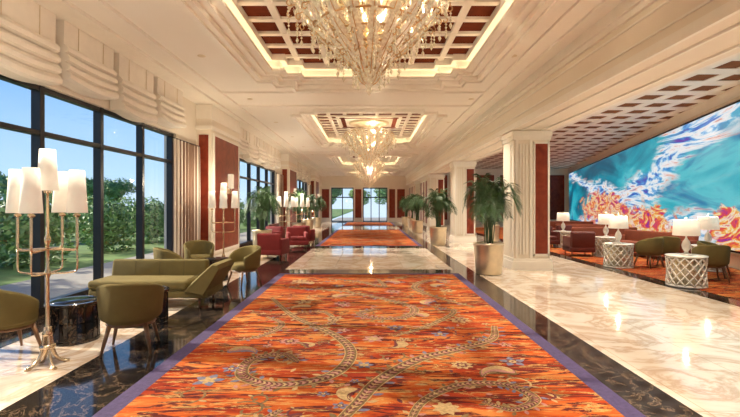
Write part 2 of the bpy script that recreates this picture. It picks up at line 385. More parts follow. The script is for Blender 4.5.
for i,(cx,cy,hw,hl) in enumerate(coffers):
    b=B()
    def R(prof,m,kk=.35):
        b.loft([[(x,y,z) for x,y in loopn(cx,cy,hw-o_,hl-o_,.8-o_*kk)] for o_,z in prof],m,False,False)
    R([(-.02,4.5),(-.02,4.42),(.10,4.42),(.10,4.47),(.20,4.47),(.20,4.56),(.34,4.56),(.34,4.62),(.50,4.62)],M_white)
    R([(.50,4.62),(.50,4.68),(.44,4.68)],M_white)
    R([(.44,4.68),(.36,4.68)],M_addglow)  # added glow ring on the ledge, lights the recess
    R([(.36,4.68),(.36,4.86),(.50,4.86),(.50,5.0)],M_white)
    w,l=hw-.36,hl-.36
    b.box(cx-w,cx+w,cy-l,cy+l,5.0,5.05,M_coffer)
    nx=7; ny=int(round(2*l/(2*w/nx)))
    dx=2*w/nx; dy=2*l/ny
    for k in range(nx+1): b.box(cx-w+k*dx-.065,cx-w+k*dx+.065,cy-l,cy+l,4.955,5.0,M_white)
    for k in range(ny+1): b.box(cx-w,cx+w,cy-l+k*dy-.065,cy-l+k*dy+.065,4.95,5.0,M_white)
    b.box(cx-1.25,cx+1.25,cy-1.25,cy+1.25,4.93,4.95,M_white)
    for q in range(4):
        Mr=Matrix.Translation((cx,cy,0))@Matrix.Rotation(q*pi/2,4,'Z')
        b.box(-1.12,1.12,.92,1.08,4.922,4.93,M_coffer,Mr)
    b.lathe([(.8,0),(.8,-.05),(.72,-.07),(.62,-.07),(.58,-.03),(.45,-.03),(.42,-.06),(.2,-.08),(.0,-.08)],M_champ,(cx,cy,4.93),40)
    b.make('ceiling_coffer')
b=B()
for x in(-4.25,-3.75): b.box(x-.06,x+.06,Y0,Y1,ZC-.06,ZC,M_white)
b.box(XL,-4.31,Y0,Y1,ZC-.05,ZC,M_white)
for x in(3.3,2.95): b.box(x-.045,x+.045,Y0,Y1,ZC-.045,ZC,M_white)
for y in(11.35,12.9,23.2,24.6,35,36.6):
    b.box(-3.69,2.9,y-.05,y+.05,ZC-.045,ZC,M_white)
b.make('trim_crown')
# ---------------------------------------------------------------- left wall
wins=[(-4.6,-1.2),(.7,11.2),(15.3,23.2),(27.3,35.2),(39.3,43.2)]
b=B()
b.box(XL-.3,XL,Y0,Y1,3.42,ZC,M_cream); b.box(XL-.3,XL,Y0,Y1,0,.12,M_dark)
prev=Y0
for a,c in wins+[(Y1,Y1)]:
    if a>prev: b.box(XL-.3,XL,prev,a,.12,3.42,M_cream)
    prev=c
b.make('wall_left')
k=0
for a,c in wins:
    k+=1; b=B(); n=max(2,round((c-a)/1.55)); d=(c-a)/n
    for i in range(n+1):
        y=a+i*d; y=min(max(y,a+.045),c-.045); b.box(XL-.2,XL-.06,y-.045,y+.045,.12,3.42,M_bronze)
    for z in(.15,2.72,3.38): b.box(XL-.19,XL-.07,a,c,z-.035,z+.035,M_bronze)
    b.add([(XL-.13,a,.12),(XL-.13,c,.12),(XL-.13,c,3.42),(XL-.13,a,3.42)],[(0,1,2,3)],M_glass)
    b.make('window_%d'%k)
for y in (12.5,24.5,36.5):
    b=B()
    x1=XL+.42; ya,yb=y,y+2.7; x0=XL+.002
    b.box(x0,x1,ya,yb,0,4.2,M_cream)
    b.box(x0,x1+.04,ya-.04,yb+.04,0,.2,M_white); b.box(x0,x1+.05,ya-.05,yb+.05,3.75,3.85,M_white)
    b.box(x0,x1+.03,ya-.03,yb+.03,4.05,4.44,M_white)
    b.box(x0+.08,x1-.08,ya-.02,ya,.35,3.6,M_red)
    b.box(x1,x1+.02,ya+.2,yb-.2,.35,3.6,M_red)
    for p,q,zz0,zz1 in((ya+.13,ya+.2,.28,3.67),(yb-.2,yb-.13,.28,3.67)): b.box(x1,x1+.04,p,q,zz0,zz1,M_white)
    for z in(.28,3.6): b.box(x1,x1+.04,ya+.2,yb-.2,z,z+.07,M_white)
    b.box(x1+.02,x1+.12,ya+1.3,ya+1.4,2.0,2.5,M_gold); b.rbox(x1+.06,x1+.2,ya+1.25,ya+1.45,2.15,2.6,M_shade,.02)
    b.make('pilaster')
def blind(w,h):
    # roman shade: flat upper face, deep stacked folds and a soft scalloped hem
    b=B()
    pr=[(0,0),(.20,0),(.19,-h*.40)]
    zz=-h*.40; st=h*.15
    for j in range(4):
        q=.012*j
        pr+=[(.225+q,zz-.02),(.262+q,zz-st*.45),(.255+q,zz-st*.82),(.195+q,zz-st*.98)]; zz-=st
    pr+=[(.03,zz),(0,-h*.5)]
    n=12; secs=[]
    for i in range(n+1):
        y=w*i/n; e=math.sin(pi*i/n)
        secs.append([(p[0]+(.02*e if p[0]>.2 else 0),y,p[1]-(.07*e*min(1,max(0,(-p[1]/h-.4)*1.7)))) for p in pr])
    b.loft(secs,M_blind,False,True)
    for y in(w*.25,w*.75): b.tube([(.205,y,-.01),(.20,y,-h*.40)],.006,M_champ,5)
    return b
for a,c in wins:
    n=max(2,round((c-a)/1.55)); d=(c-a)/n
    for i in range(n):
        h=.90 if i%2==0 else 1.04
        blind(d*.88,h).make('roman_blind',(XL+.004,a+i*d+d*.06,ZC-.055))
def drape(L,H):
    b=B(); n=72; secs=[]; m=n+1
    for z in range(0,17):
        t=z/16; zz=H*t
        secs.append([(.12+.05*math.sin(i/n*2*pi*9+.3*math.sin(t*3)),L*i/n,zz) for i in range(m)])
    vs=[p for r in secs for p in r]; fs=[]
    for i in range(16):
        for k in range(n): fs.append((i*m+k,i*m+k+1,(i+1)*m+k+1,(i+1)*m+k))
    b.add(vs,fs,M_drape,True)
    b.tube([(.10,-.05,H+.02),(.10,L+.02,H+.02)],.018,M_bronze,8)
    return b
for y in(10.72,22.72,34.72): drape(1.68,3.22).make('drape',(XL+.02,y,.02))
# ---------------------------------------------------------------- right header and columns
b=B(); b.box(XR,XH,Y0,Y1,3.55,ZC-.001,M_cream)
for z0,z1,p in((3.55,3.66,.05),(3.66,3.70,.03),(4.33,4.5,.10),(4.24,4.33,.05)):
    b.box(XR-p,XR,Y0,Y1,z0,z1-.002,M_white); b.box(XH,XH+p,Y0,Y1,z0,z1-.002,M_white)
for z in(3.82,4.12): b.box(XR-.02,XR,Y0,Y1,z,z+.03,M_white)
b.box(XR+.2,XR+.24,Y0,Y1,3.52,3.55,M_white); b.box(XH-.24,XH-.2,Y0,Y1,3.52,3.55,M_white)
b.make('trim_header_beam')
for y in(11.4,19.4,27.4,35.4):
    b=B(); ya,yb=y,y+.9
    b.box(XR+.02,XH-.02,ya,yb,0,3.55,M_cream)
    b.box(XR-.03,XH+.03,ya-.05,yb+.05,0,.22,M_white); b.box(XR-.01,XH+.01,ya-.03,yb+.03,.22,.30,M_white)
    b.box(XR-.03,XH+.03,ya-.05,yb+.05,3.40,3.519,M_white); b.box(XR-.005,XH+.005,ya-.02,yb+.02,3.3,3.40,M_white)
    for (f0,f1) in((ya-.035,ya),(yb,yb+.035)):
        b.box(XR+.06,XR+.12,f0,f1,.3,3.3,M_white); b.box(XR+.42,XR+.48,f0,f1,.3,3.3,M_white)
        for q in range(3): b.box(XR+.16+q*.08,XR+.20+q*.08,f0+.008,f1-.008,.4,3.2,M_white)
        b.box(XR+.56,XR+.88,f0+.01,f1-.01,.42,3.2,M_red)
        for xx in(XR+.51,XR+.87): b.box(xx,xx+.04,f0,f1,.36,3.26,M_white)
        for z in(.36,3.2): b.box(XR+.51,XR+.91,f0,f1,z,z+.05,M_white)
    b.box(XR,XR+.02,ya+.2,yb-.2,.45,3.2,M_cream); b.box(XH-.02,XH,ya+.2,yb-.2,.45,3.2,M_cream)
    b.make('column')
b=B(); 
for ya,yb in((28.3,35.4),(36.3,Y1)):
    b.box(XR+.3,XR+.6,ya,yb,0,3.55,M_cream)
    y=ya+.3
    while y+1.2<yb:
        b.box(XR+.27,XR+.3,y,y+1.1,.4,3.3,M_red)
        for p,q in((y-.06,y),(y+1.1,y+1.16)): b.box(XR+.25,XR+.3,p,q,.34,3.36,M_white)
        y+=1.55
    b.box(XR+.24,XR+.3,ya,yb,0,.2,M_dark)
b.make('wall_right')
# ---------------------------------------------------------------- end wall
b=B(); yw=Y1
ops=[(-3.7,-1.5),(-.6,1.8)]
prev=XL-.3
for a,c in ops+[(XH+.1,XH+.1)]:
    b.box(prev,a,yw,yw+.3,0,3.35,M_cream); prev=c
b.box(XL-.3,XH+.1,yw,yw+.3,3.35,ZC+.6,M_cream)
for a,c in((-4.6,-3.9),(-1.35,-.75),(1.98,2.55),(2.75,3.5)): b.box(a,c,yw-.03,yw,.4,3.2,M_red)
for a,c in ops:
    for p in(a-.12,c): b.box(p,p+.12,yw-.05,yw,0,3.35,M_white)
    b.box(a-.12,c+.12,yw-.05,yw,3.35,3.5,M_white)
b.make('wall_end')
k=0
for a,c in ops:
    k+=1; b=B(); n=2 if k==1 else 3
    for i in range(n+1):
        x=a+(c-a)*i/n; x=min(max(x,a+.04),c-.04); b.box(x-.04,x+.04,yw+.1,yw+.18,0,3.35,M_bronze)
    for z in(.06,2.4,3.3): b.box(a,c,yw+.1,yw+.18,z-.05,z+.05,M_bronze)
    b.add([(a,yw+.14,0),(c,yw+.14,0),(c,yw+.14,3.35),(a,yw+.14,3.35)],[(0,1,2,3)],M_glass)
    b.make('door_%d'%k)
b=B(); b.box(XL-.3,8,Y0-.3,Y0,0,5,M_cream); b.make('wall_back')
# ---------------------------------------------------------------- lounge shell
ZL=4.75
b=B()
P0=Vector((wallx(42),42,0)); P1=Vector((wallx(2),2,0)); d=(P0-P1).normalized(); nrm=Vector((d.y,-d.x,0))
v=[P1,P0,P0+nrm*.3,P1+nrm*.3]
b.add([(p.x,p.y,0) for p in v]+[(p.x,p.y,ZL+.2) for p in v],[(0,1,5,4),(1,2,6,5),(2,3,7,6),(3,0,4,7),(4,5,6,7),(0,3,2,1)],M_cream)
b.make('wall_lounge')
b=B(); b.box(XH,wallx(2)+.3,1.7,2.0,0,ZL+.2,M_cream); b.make('wall_lounge_near')
b=B(); yw2=38.5; b.box(XR+.6,19,yw2,yw2+.3,0,ZL+.2,M_cream)
x=5.2
while x<16.0:
    b.box(x,x+1.5,yw2-.04,yw2,.4,4.2,M_red)
    for p,q in((x-.08,x),(x+1.5,x+1.58)): b.box(p,q,yw2-.07,yw2,.32,4.28,M_white)
    x+=2.0
b.make('wall_lounge_far')
b=B()
b.box(XH,19,2,38.5,ZL,ZL+.2,M_cofbrown)
b.box(XH,6.6,2,38.5,ZL-.12,ZL,M_ceil)
b.box(6.5,6.62,2,38.5,ZL-.17,ZL-.12,M_white)
b.box(6.1,6.16,2,38.5,ZL-.15,ZL-.12,M_white); b.box(5.0,5.08,2,38.5,ZL-.15,ZL-.12,M_white)
x=6.6
while x<18.5:
    ymin=max(2,37.6-(16.8-x)/.2805-.5)
    b.box(x,x+.30,ymin,38.5,ZL-.02,ZL,M_white); x+=.86
y=2.2
while y<38.4:
    b.box(6.6,min(wallx(y+.34)+.1,18.9),y,y+.42,ZL-.019,ZL,M_white); y+=1.0
b.make('ceiling_lounge')
S0=Vector((wallx(37.4),37.4,0)); S1=Vector((wallx(7.5),7.5,0)); L=(S0-S1).length
b=B(); b.box(0,L,-.10,-.04,.42,4.30,M_blacktop); b.box(.06,L-.06,-.115,-.10,.48,4.24,M_screen)
for z in(.34,4.30): b.box(-.08,L+.08,-.14,-.01,z,z+.08,M_champ)
for x in(-.08,L): b.box(x,x+.08,-.14,-.01,.42,4.30,M_champ)
ang=math.atan2(S1.y-S0.y,S1.x-S0.x)
o=b.make('video_wall_artwork',(S0.x,S0.y,0),ang)
if (Matrix.Rotation(ang,3,'Z')@Vector((0,-1,0))).dot(-nrm)<0:
    o.scale=(1,-1,1)
# ---------------------------------------------------------------- furniture
def barrel_chair(fab=M_olive,wood=M_wood):
    b=B(); secs=[]
    n=26
    for i in range(n+1):
        a=math.radians(-128+256*i/n)
        t=abs(a)/math.radians(128)
        top=.80-.20*t**2.2; bot=.36+.02*t
        dx,dy=math.sin(a),math.cos(a)
        def P(r,z): 
            fl=1+.10*(z-.4)/.4
            return (dx*r*fl*1.06,dy*r*fl,z)
        ro,ri=.305,.255
        secs.append([P(ro-.015,bot),P(ro,bot+.03),P(ro,.55),P(ro,top-.03),P(ro-.01,top-.008),P((ro+ri)/2,top),P(ri+.01,top-.008),P(ri,top-.03),P(ri,.5),P(ri,bot+.03),P(ri+.015,bot)])
    b.loft(secs,fab,True,True)
    b.lathe([(0,.33),(.25,.33),(.27,.35),(.275,.42),(.265,.45),(.23,.47),(0,.475)],fab,n=28)
    b.lathe([(0,.30),(.25,.30),(.26,.315),(.25,.335),(0,.335)],wood,n=28)
    for sx in(-1,1):
        for sy in(-1,1):
            b.tube([(sx*.18,sy*.17,.32),(sx*.215,sy*.205,.16),(sx*.25,sy*.24,.0)],[.026,.021,.013],wood,8)
    return b
c0=barrel_chair().make('barrel_chair',(-2.72,5.15,0.004),math.radians(195))
for x,y,r in((-3.98,4.95,150),(-2.55,9.2,-40),(-4.0,10.6,30),(-4.0,9.1,120)):
    inst(c0,(x,y,.004),math.radians(r))
for x,y,r in((7.4,11.9,200),(8.1,12.3,160),(7.4,9.75,165),(7.95,10.35,40),(7.9,8.9,250)):
    inst(c0,(x,y,.0125),math.radians(r),1,'lounge_barrel_chair')
def drum(r,h):
    b=B(); b.lathe([(0,0),(r*.93,0),(r*.93,.03),(r*.90,.04),(r*.90,h*.5-.01),(r*.86,h*.5),(r*.90,h*.5+.01),(r*.90,h-.05),(r*.93,h-.045),(r,h-.03),(r,h-.005),(r*.98,h),(0,h)],M_dark,n=36,smooth=False)
    b.lathe([(0,h),(r*.8,h),(r*.8,h+.003),(0,h+.003)],M_blacktop,n=36)
    for k in range(18):
        a=2*pi*k/18; b.box(-.006,.006,r*.88,r*.925,.04,h-.05,M_blacktop,Matrix.Rotation(a,4,'Z'))
    return b
d0=drum(.26,.48).make('drum_table',(-3.05,6.25,.004))
drum(.30,.48).make('drum_table',(-3.62,5.52,.0))
inst(d0,(-3.35,9.9,.004)); inst(d0,(-3.3,15.6,0))
b=B(); b.lathe([(0,0),(.05,0),(.09,.05),(.085,.05),(.045,.008),(0,.008)],M_gold,n=20); b.make('decorative_bowl',(-3.05,6.25,.4875))
b=B()
b.rbox(-4.2,-2.3,7.15,7.95,.16,.30,M_olive,.03)
b.rbox(-4.2,-2.62,7.12,7.75,.29,.44,M_olive,.05,3)
Mx=Matrix.Translation((0,7.85,.3))@Matrix.Rotation(-.18,4,'X')
b.rbox(-4.2,-2.55,-.09,.09,-.05,.40,M_olive,.05,3,M=Mx)
for i in range(1,4): b.box(-4.2+i*.42,-4.195+i*.42,-.096,-.088,.05,.36,M_oliveseam,Mx)
secs=[]
for y in(7.12,7.16,7.9,7.95):
    e=.02 if y in(7.12,7.95) else 0
    secs.append([(-2.68+e,y,.28),(-2.36,y,.20+e),(-2.10-e,y,.62),(-2.12-e,y,.70-e),(-2.22,y,.71-e),(-2.5+e,y,.46-e)])
b.loft(secs,M_olive,False,True)
for k in range(1,5):
    f=k/5; b.tube([(-2.69+.46*f,7.115,.42+.24*f*1.02),(-2.69+.46*f,7.955,.42+.24*f*1.02)],.004,M_oliveseam,5)
for x in(-4.1,-2.45):
    for y in(7.22,7.86): b.tube([(x,y,.17),(x,y,.0)],[.025,.016],M_wood,8)
b.make('chaise_sofa',(-.27,0,.004))
def armchair(fab,w=.78,nseat=1):
    b=B(); h=w/2
    b.rbox(-h,h,-.38,.38,.14,.32,fab,.03)
    sw=(w-.24)/nseat
    for i in range(nseat): b.rbox(-h+.12+i*sw+.005,-h+.12+(i+1)*sw-.005,-.38,.24,.31,.45,fab,.04,3)
    Mx=Matrix.Translation((0,.30,.3))@Matrix.Rotation(-.14,4,'X')
    b.rbox(-h+.02,h-.02,-.08,.08,-.05,.50,fab,.05,3,M=Mx)
    for s in(-1,1): b.rbox(s*h-.06-.06*s,s*h+.06-.06*s,-.37,.36,.2,.62,fab,.04,3)
    for x in(-h+.08,h-.08):
        for y in(-.3,.3): b.tube([(x,y,.15),(x*1.02,y*1.03,0)],[.022,.014],M_wood,8)
    return b
ra=armchair(M_redfab).make('club_armchair',(-2.95,13.9,.0),math.radians(170))
inst(ra,(-2.75,17.2,0),math.radians(15)); inst(ra,(-3.9,17.6,0),math.radians(-20)); 
inst(ra,(-2.75,19.0,0),math.radians(170)); 
armchair(M_maroon,1.7,2).make('loveseat',(-4.0,20.6,0),math.radians(90))
ra2=armchair(M_maroon).make('lounge_armchair',(6.8,14.6,.0125),math.radians(175))
for x,y,r in((6.9,17.5,0),(8.2,18.3,20),(7.2,21.5,180)): inst(ra2,(x,y,.0125),math.radians(r))
so=armchair(M_rust,2.6,3).make('lounge_sofa',(8.9,16.6,.0125),math.radians(5))
inst(so,(9.6,19.7,.0125),0,1,'settee')
for x,y,r in((8.85,14.2,-74),): inst(so,(x,y,.0125),math.radians(r),1,'banquette_sofa')
for x,y,r in((10.2,23,-10),): inst(so,(x,y,.0125),math.radians(r),1,'rust_couch')
def perf(r=.36,h=.62):
    b=B()
    b.lathe([(0,h-.03),(r,h-.03),(r+.01,h-.015),(r,h),(0,h)],M_white2,n=36)
    b.lathe([(0,0),(r,0),(r,.03),(0,.03)],M_white2,n=36)
    b.lathe([(0,.03),(r*.72,.03),(r*.72,h-.03),(0,h-.03)],M_champ,n=24)
    N=14
    for s in(-1,1):
        for k in range(N):
            pts=[]
            for i in range(9):
                t=i/8; a=2*pi*k/N+s*t*1.35; rr=r*(.97-.05*math.sin(pi*t))
                pts.append((rr*math.cos(a),rr*math.sin(a),.03+(h-.06)*t))
            b.tube(pts,.016,M_white2,5)
    return b
p0=perf().make('openwork_drum_table',(6.45,9.15,.0125))
tb=((6.62,11.95),(8.55,11.35),(7.58,14.4),(7.55,17.5),(7.3,19.6))
for x,y in tb: inst(p0,(x,y,.0125),x)
def tlamp():
    b=B()
    b.lathe([(0,0),(.10,0),(.10,.02),(.04,.04),(.035,.07),(.07,.13),(.085,.2),(.06,.28),(.025,.33),(.015,.36),(.012,.44),(0,.44)],M_white2,n=24)
    b.lathe([(.20,.40),(.24,.40),(.215,.72),(.21,.72),(.235,.41),(.2,.405)],M_shade,n=32)
    b.lathe([(0,.70),(.212,.70),(.212,.71),(0,.71)],M_shade,n=32)
    b.lathe([(0,.70),(.012,.72),(.012,.76),(0,.77)],M_gold,n=10)
    return b
t0=tlamp().make('table_lamp',(6.45,9.15,.633))
for x,y in tb: inst(t0,(x,y,.633))
def cat3(p): 
    return [(q.x,q.y) for q in cat([(a,c,0) for a,c in p],4)]
def flamp():
    b=B()
    b.lathe([(0,.30),(.035,.30),(.05,.33),(.03,.37),(.02,.42),(.016,.9),(.024,.92),(.03,.95),(.024,.98),(.016,1.0),(.016,1.25),(.03,1.27),(.03,1.31),(.014,1.34),(.012,1.78),(0,1.78)],M_gold,n=14)
    for k in range(4):
        a=pi/4+k*pi/2; c,s_=math.cos(a),math.sin(a)
        pr=[(.02,.40),(.035,.25),(.06,.12),(.11,.04),(.17,.012)]
        b.tube([(c*r,s_*r,z) for r,z in cat3(pr)],[.018]*len(cat3(pr)),M_gold,8)
        b.lathe([(0,0),(.03,0),(.03,.02),(0,.028)],M_gold,(c*.17,s_*.17,0),12)
    b.lathe([(0,.18),(.07,.18),(.075,.2),(.07,.22),(0,.22)],M_gold,n=16)
    for k in range(4):
        a=k*pi/2; c,s_=math.cos(a),math.sin(a)
        pr=cat3([(.01,1.20),(.12,1.195),(.25,1.19),(.28,1.22),(.28,1.36),(.28,1.56)])
        b.tube([(c*r,s_*r,z) for r,z in pr],.014,M_gold,8)
        b.tube([(c*r,s_*r,z) for r,z in cat3([(.012,.95),(.12,.95),(.24,.96),(.28,1.0),(.28,1.2)])],.010,M_gold,6)
        b.lathe([(0,0),(.03,.0),(.034,.02),(.02,.035),(0,.035)],M_gold,(c*.28,s_*.28,1.53),14)
        b.lathe([(.085,0),(.098,0),(.07,.44),(.064,.44),(.09,.01)],M_shade,(c*.28,s_*.28,1.57),20)
        b.lathe([(0,.42),(.068,.42),(.068,.43),(0,.43)],M_shade,(c*.28,s_*.28,1.57),20)
        b.tube([(c*.28,s_*.28,1.56),(c*.28,s_*.28,1.80)],.01,M_champ,6)
    b.lathe([(.085,0),(.098,0),(.07,.42),(.064,.42),(.09,.01)],M_shade,(0,0,1.80),20)
    b.lathe([(0,.40),(.068,.40),(.068,.41),(0,.41)],M_shade,(0,0,1.80),20)
    b.lathe([(0,0),(.03,0),(.034,.02),(.012,.1),(0,.1)],M_gold,(0,0,1.77),14)
    return b
f0=flamp().make('candelabra_floor_lamp',(-3.3,4.62,.0),math.radians(8))
inst(f0,(-3.75,11.6,0),.3)
for x,y in((-3.5,19.0),(-3.3,22.2),(-3.9,26),(-3.9,30)): inst(f0,(x,y,0),.2)
def palm(seed,potm=M_champ,nf=20,H=2.1):
    random.seed(seed); b=B()
    b.lathe([(0,0),(.27,0),(.30,.03),(.33,.35),(.345,.68),(.36,.70),(.36,.75),(.33,.755),(.32,.70),(.0,.69)],potm,n=32)
    b.lathe([(0,.69),(.325,.69),(.325,.70),(0,.71)],M_soil,n=24)
    for k in range(nf):
        a=2*pi*k/nf*1.0+random.uniform(-.25,.25); inner=k%3==0
        reach=random.uniform(.25,.42) if inner else random.uniform(.50,.66)
        top=random.uniform(H*.92,H*1.14) if inner else random.uniform(H*.66,H*.98)
        st=Vector((random.uniform(-.08,.08),random.uniform(-.08,.08),.70))
        c,s_=math.cos(a),math.sin(a)
        pts=cat([st,st+Vector((c*reach*.15,s_*reach*.15,(top-.7)*.55)),st+Vector((c*reach*.5,s_*reach*.5,(top-.7)*.95)),st+Vector((c*reach*.85,s_*reach*.85,(top-.7)*.90)),st+Vector((c*reach*1.1,s_*reach*1.1,(top-.7)*.62))],7)
        b.tube(pts,[.013*(1-.8*i/len(pts)) for i in range(len(pts))],M_leaf,5)
        n=len(pts)
        for i in range(6,n):
            for h in(0,.5):
                if i==n-1 and h: continue
                p=pts[i] if not h else (pts[i]+pts[i+1])/2
                t=(pts[min(i+1,n-1)]-pts[i-1]).normalized(); side=t.cross(Vector((0,0,1))).normalized()
                f=(i-6)/(n-6); ll=.30*math.sin(pi*(.18+.75*f))+.05
                for sg in(-1,1):
                    dr=(side*sg*.8+t*.7+Vector((0,0,.05+random.uniform(-.15,.15)))).normalized()
                    q1=p+dr*ll*.5+Vector((0,0,.01)); q2=p+dr*ll+Vector((0,0,-.3*ll)); w=t*.011
                    b.add([p-w*.4,p+w*.4,q1+w,q1-w,q2],[(0,1,2,3),(3,2,4)],M_leaf)
    return b
pm=palm(3,M_champ,20,2.25).make('potted_palm',(2.86,10.75,0))
pm2=palm(9,M_champ,20,2.2).make('potted_palm',(2.86,18.6,0),1.0)
inst(pm,(2.86,26.6,0),2.0); inst(pm2,(2.86,34.5,0),3); inst(pm,(2.95,30.5,0),1)
inst(pm2,(-3.9,16.4,0),2); inst(pm,(-3.6,23.0,0),1); inst(pm2,(-3.85,28.4,0),1); inst(pm,(-3.85,33,0),0)
inst(pm,(5.6,20.5,0),1.2)
# ---------------------------------------------------------------- chandelier
def plume(b,a,pr,w,m,seg=10):
    pr=cat3(pr); ca,sa=math.cos(a),math.sin(a); vs=[];fs=[]; n=len(pr)
    for i,(r,z) in enumerate(pr):
        t=i/(n-1); ww=w*math.sin(pi*min(.96,.12+.82*t))*(1+.25*math.sin(i*2.2))
        for k,off in((-1,0),(0,.4),(1,0)):
            rr=r+off*ww; vs.append((ca*rr-sa*k*ww,sa*rr+ca*k*ww,z))
    for i in range(n-1):
        for k in(0,1): fs.append((3*i+k,3*i+k+1,3*i+k+4,3*i+k+3))
    b.add(vs,fs,m,True)
    return pr
def chandelier():
    b=B()
    b.lathe([(0,0),(.02,.02),(.045,.06),(.025,.10),(.05,.13),(.065,.17),(.035,.21),(.02,.26)],M_cryst,n=14)
    b.lathe([(0,.1),(.03,.24),(.045,.36),(.03,.46),(.06,.6),(.10,.72),(.07,.85),(.03,1.0),(.03,1.3),(.08,1.4),(.05,1.5),(.02,1.6),(.02,1.75),(0,1.75)],M_cgold,n=14)
    T=[(8,[(.04,.16),(.10,.20),(.15,.30),(.19,.42)],.036),
       (11,[(.05,.24),(.16,.30),(.25,.42),(.34,.56),(.40,.56)],.048),
       (13,[(.06,.36),(.22,.40),(.36,.54),(.47,.74),(.55,.73)],.058),
       (15,[(.10,.50),(.32,.52),(.52,.66),(.64,.90),(.74,.89)],.066),
       (17,[(.14,.64),(.42,.64),(.68,.80),(.82,1.06),(.93,1.04)],.070),
       (19,[(.18,.78),(.50,.78),(.80,.94),(.96,1.22),(1.06,1.20),(1.06,1.14)],.072),
       (16,[(.20,.92),(.46,.96),(.70,1.14),(.86,1.42),(.96,1.40)],.06),
       (14,[(.14,1.05),(.30,1.15),(.42,1.35),(.58,1.55),(.64,1.53)],.05)]
    for ti,(n,pr0,w) in enumerate(T):
        for k in range(n):
            a=2*pi*(k+.5*(ti%2))/n
            pr=plume(b,a,pr0,w,M_cryst)
            ca,sa=math.cos(a),math.sin(a)
            b.tube([(ca*(r+.012),sa*(r+.012),z-.014) for r,z in pr],.007,M_cgold,4)
            for j in range(4,len(pr)-2,2):
                r_,z_=pr[j]
                for s_ in(-1,1):
                    p=Vector((ca*r_-sa*s_*w*.6,sa*r_+ca*s_*w*.6,z_))
                    q=p+Vector((-sa*s_*w*1.1+ca*.02,ca*s_*w*1.1+sa*.02,w*1.3)); u=Vector((ca*.012,sa*.012,-.012))
                    b.add([p-u,p+u,q],[(0,1,2)],M_cryst)
            r1,z1=pr0[-1]
            pts=[]
            for i in range(9):
                t=i/8*4.6; q=.055*(1-i/11)
                pts.append((r1+q*math.sin(t)+.0,z1-.055+q*math.cos(t)))
            b.tube([(ca*r,sa*r,z) for r,z in pts],.009,M_cgold,4)
            for j in range(3): b.octa((ca*(r1+.02),sa*(r1+.02),z1-.11-.045*j),.018,.024,M_cryst)
            b.octa((ca*(r1+.02),sa*(r1+.02),z1-.27),.024,.048,M_cryst)
            m0=pr[len(pr)*2//3]
            cx,cy,cz=ca*(m0[0]+.03),sa*(m0[0]+.03),m0[1]-.01
            for q in range(6):
                t=2*pi*q/6; d1=Vector((-sa*math.cos(t),ca*math.cos(t),math.sin(t)))*w*1.0+Vector((ca,sa,0))*w*.45
                e1=Vector((-sa*math.cos(t+.55),ca*math.cos(t+.55),math.sin(t+.55)))*w*.55; e2=Vector((-sa*math.cos(t-.55),ca*math.cos(t-.55),math.sin(t-.55)))*w*.55
                c_=Vector((cx,cy,cz)); b.add([c_,c_+e1,c_+d1,c_+e2],[(0,1,2,3)],M_cryst)
            b.octa((cx+ca*.01,cy+sa*.01,cz),.014,.014,M_cgold)
    for r,z in((.18,.33),(.30,.48),(.43,.60),(.58,.74),(.74,.88)):
        rings=[]
        for k in range(40):
            a=2*pi*k/40
            rings.append([((r+.01*math.cos(q))*math.cos(a),(r+.01*math.cos(q))*math.sin(a),z+.016*math.sin(q)) for q in(0,pi/2,pi,3*pi/2)])
        b.loft(rings,M_cgold,True,False,loop=True)
        nb=int(r*60)
        for k in range(nb):
            a=2*pi*k/nb
            for j in range(2): b.octa((r*math.cos(a),r*math.sin(a),z-.035-.05*j),.014,.026,M_cryst)
    for r,z,n in((.78,1.20,12),(.52,1.05,10),(.32,.86,6)):
        for k in range(n):
            a=2*pi*(k+.25)/n; x,y=r*math.cos(a),r*math.sin(a)
            b.lathe([(0,0),(.035,0),(.04,.015),(.013,.03),(.013,.12),(0,.12)],M_champ,(x,y,z),8)
            b.lathe([(0,0),(.014,.015),(.016,.035),(.006,.06),(0,.07)],M_flame,(x,y,z+.12),8)
            b.tube([(x*.3,y*.3,z-.12),(x*.65,y*.65,z-.14),(x*.95,y*.95,z-.06),(x,y,z)],.008,M_cgold,5)
    return b
ch=chandelier().make('crystal_chandelier',(0,6.05,3.12))
inst(ch,(0,18,3.12)); inst(ch,(0,30,3.12)); inst(ch,(0,40.3,3.12))
# ---------------------------------------------------------------- downlights
b=B(); spots=[]
for y in(2,5.2,8.6,12.1,15.5,18.8,22,25.5,29,33,37,41):
    for x in(-3.2,2.75): spots.append((x,y,ZC))
for y in(4,7.5,11,14.5,18,22,27,33): spots.append((5.6,y,ZL-.12))
for x,y,z in spots:
    b.lathe([(0,-.002),(.05,-.002),(.05,-.004),(0,-.004)],M_bulb,(x,y,z),16)
    b.lathe([(.052,0),(.075,0),(.075,-.008),(.052,-.006)],M_champ,(x,y,z),16)
b.make('recessed_downlights')
def spot(x,y,z,e,size=86,col=(1,.89,.72)):
    l=bpy.data.lights.new('downlight','SPOT'); l.energy=e; l.spot_size=math.radians(size); l.spot_blend=.9; l.shadow_soft_size=.06; l.color=col
    o=bpy.data.objects.new('downlight_lamp',l); scene.collection.objects.link(o); o.location=(x,y,z-.03)
for x,y,z in spots: spot(x,y,z,330)
for x,y in((9,13),(8.6,18),(9.5,24),(12,31)): spot(x,y,ZL-.06,460,120)
for y in(6.05,18,30,40.3):
    for z,e in((4.5,50),(3.95,150)):
        l=bpy.data.lights.new('chandelier_bulb','POINT'); l.energy=e; l.shadow_soft_size=.05; l.color=(1,.82,.56)
        o=bpy.data.objects.new('chandelier_glow_lamp',l); scene.collection.objects.link(o); o.location=(.2,y-.2,z)
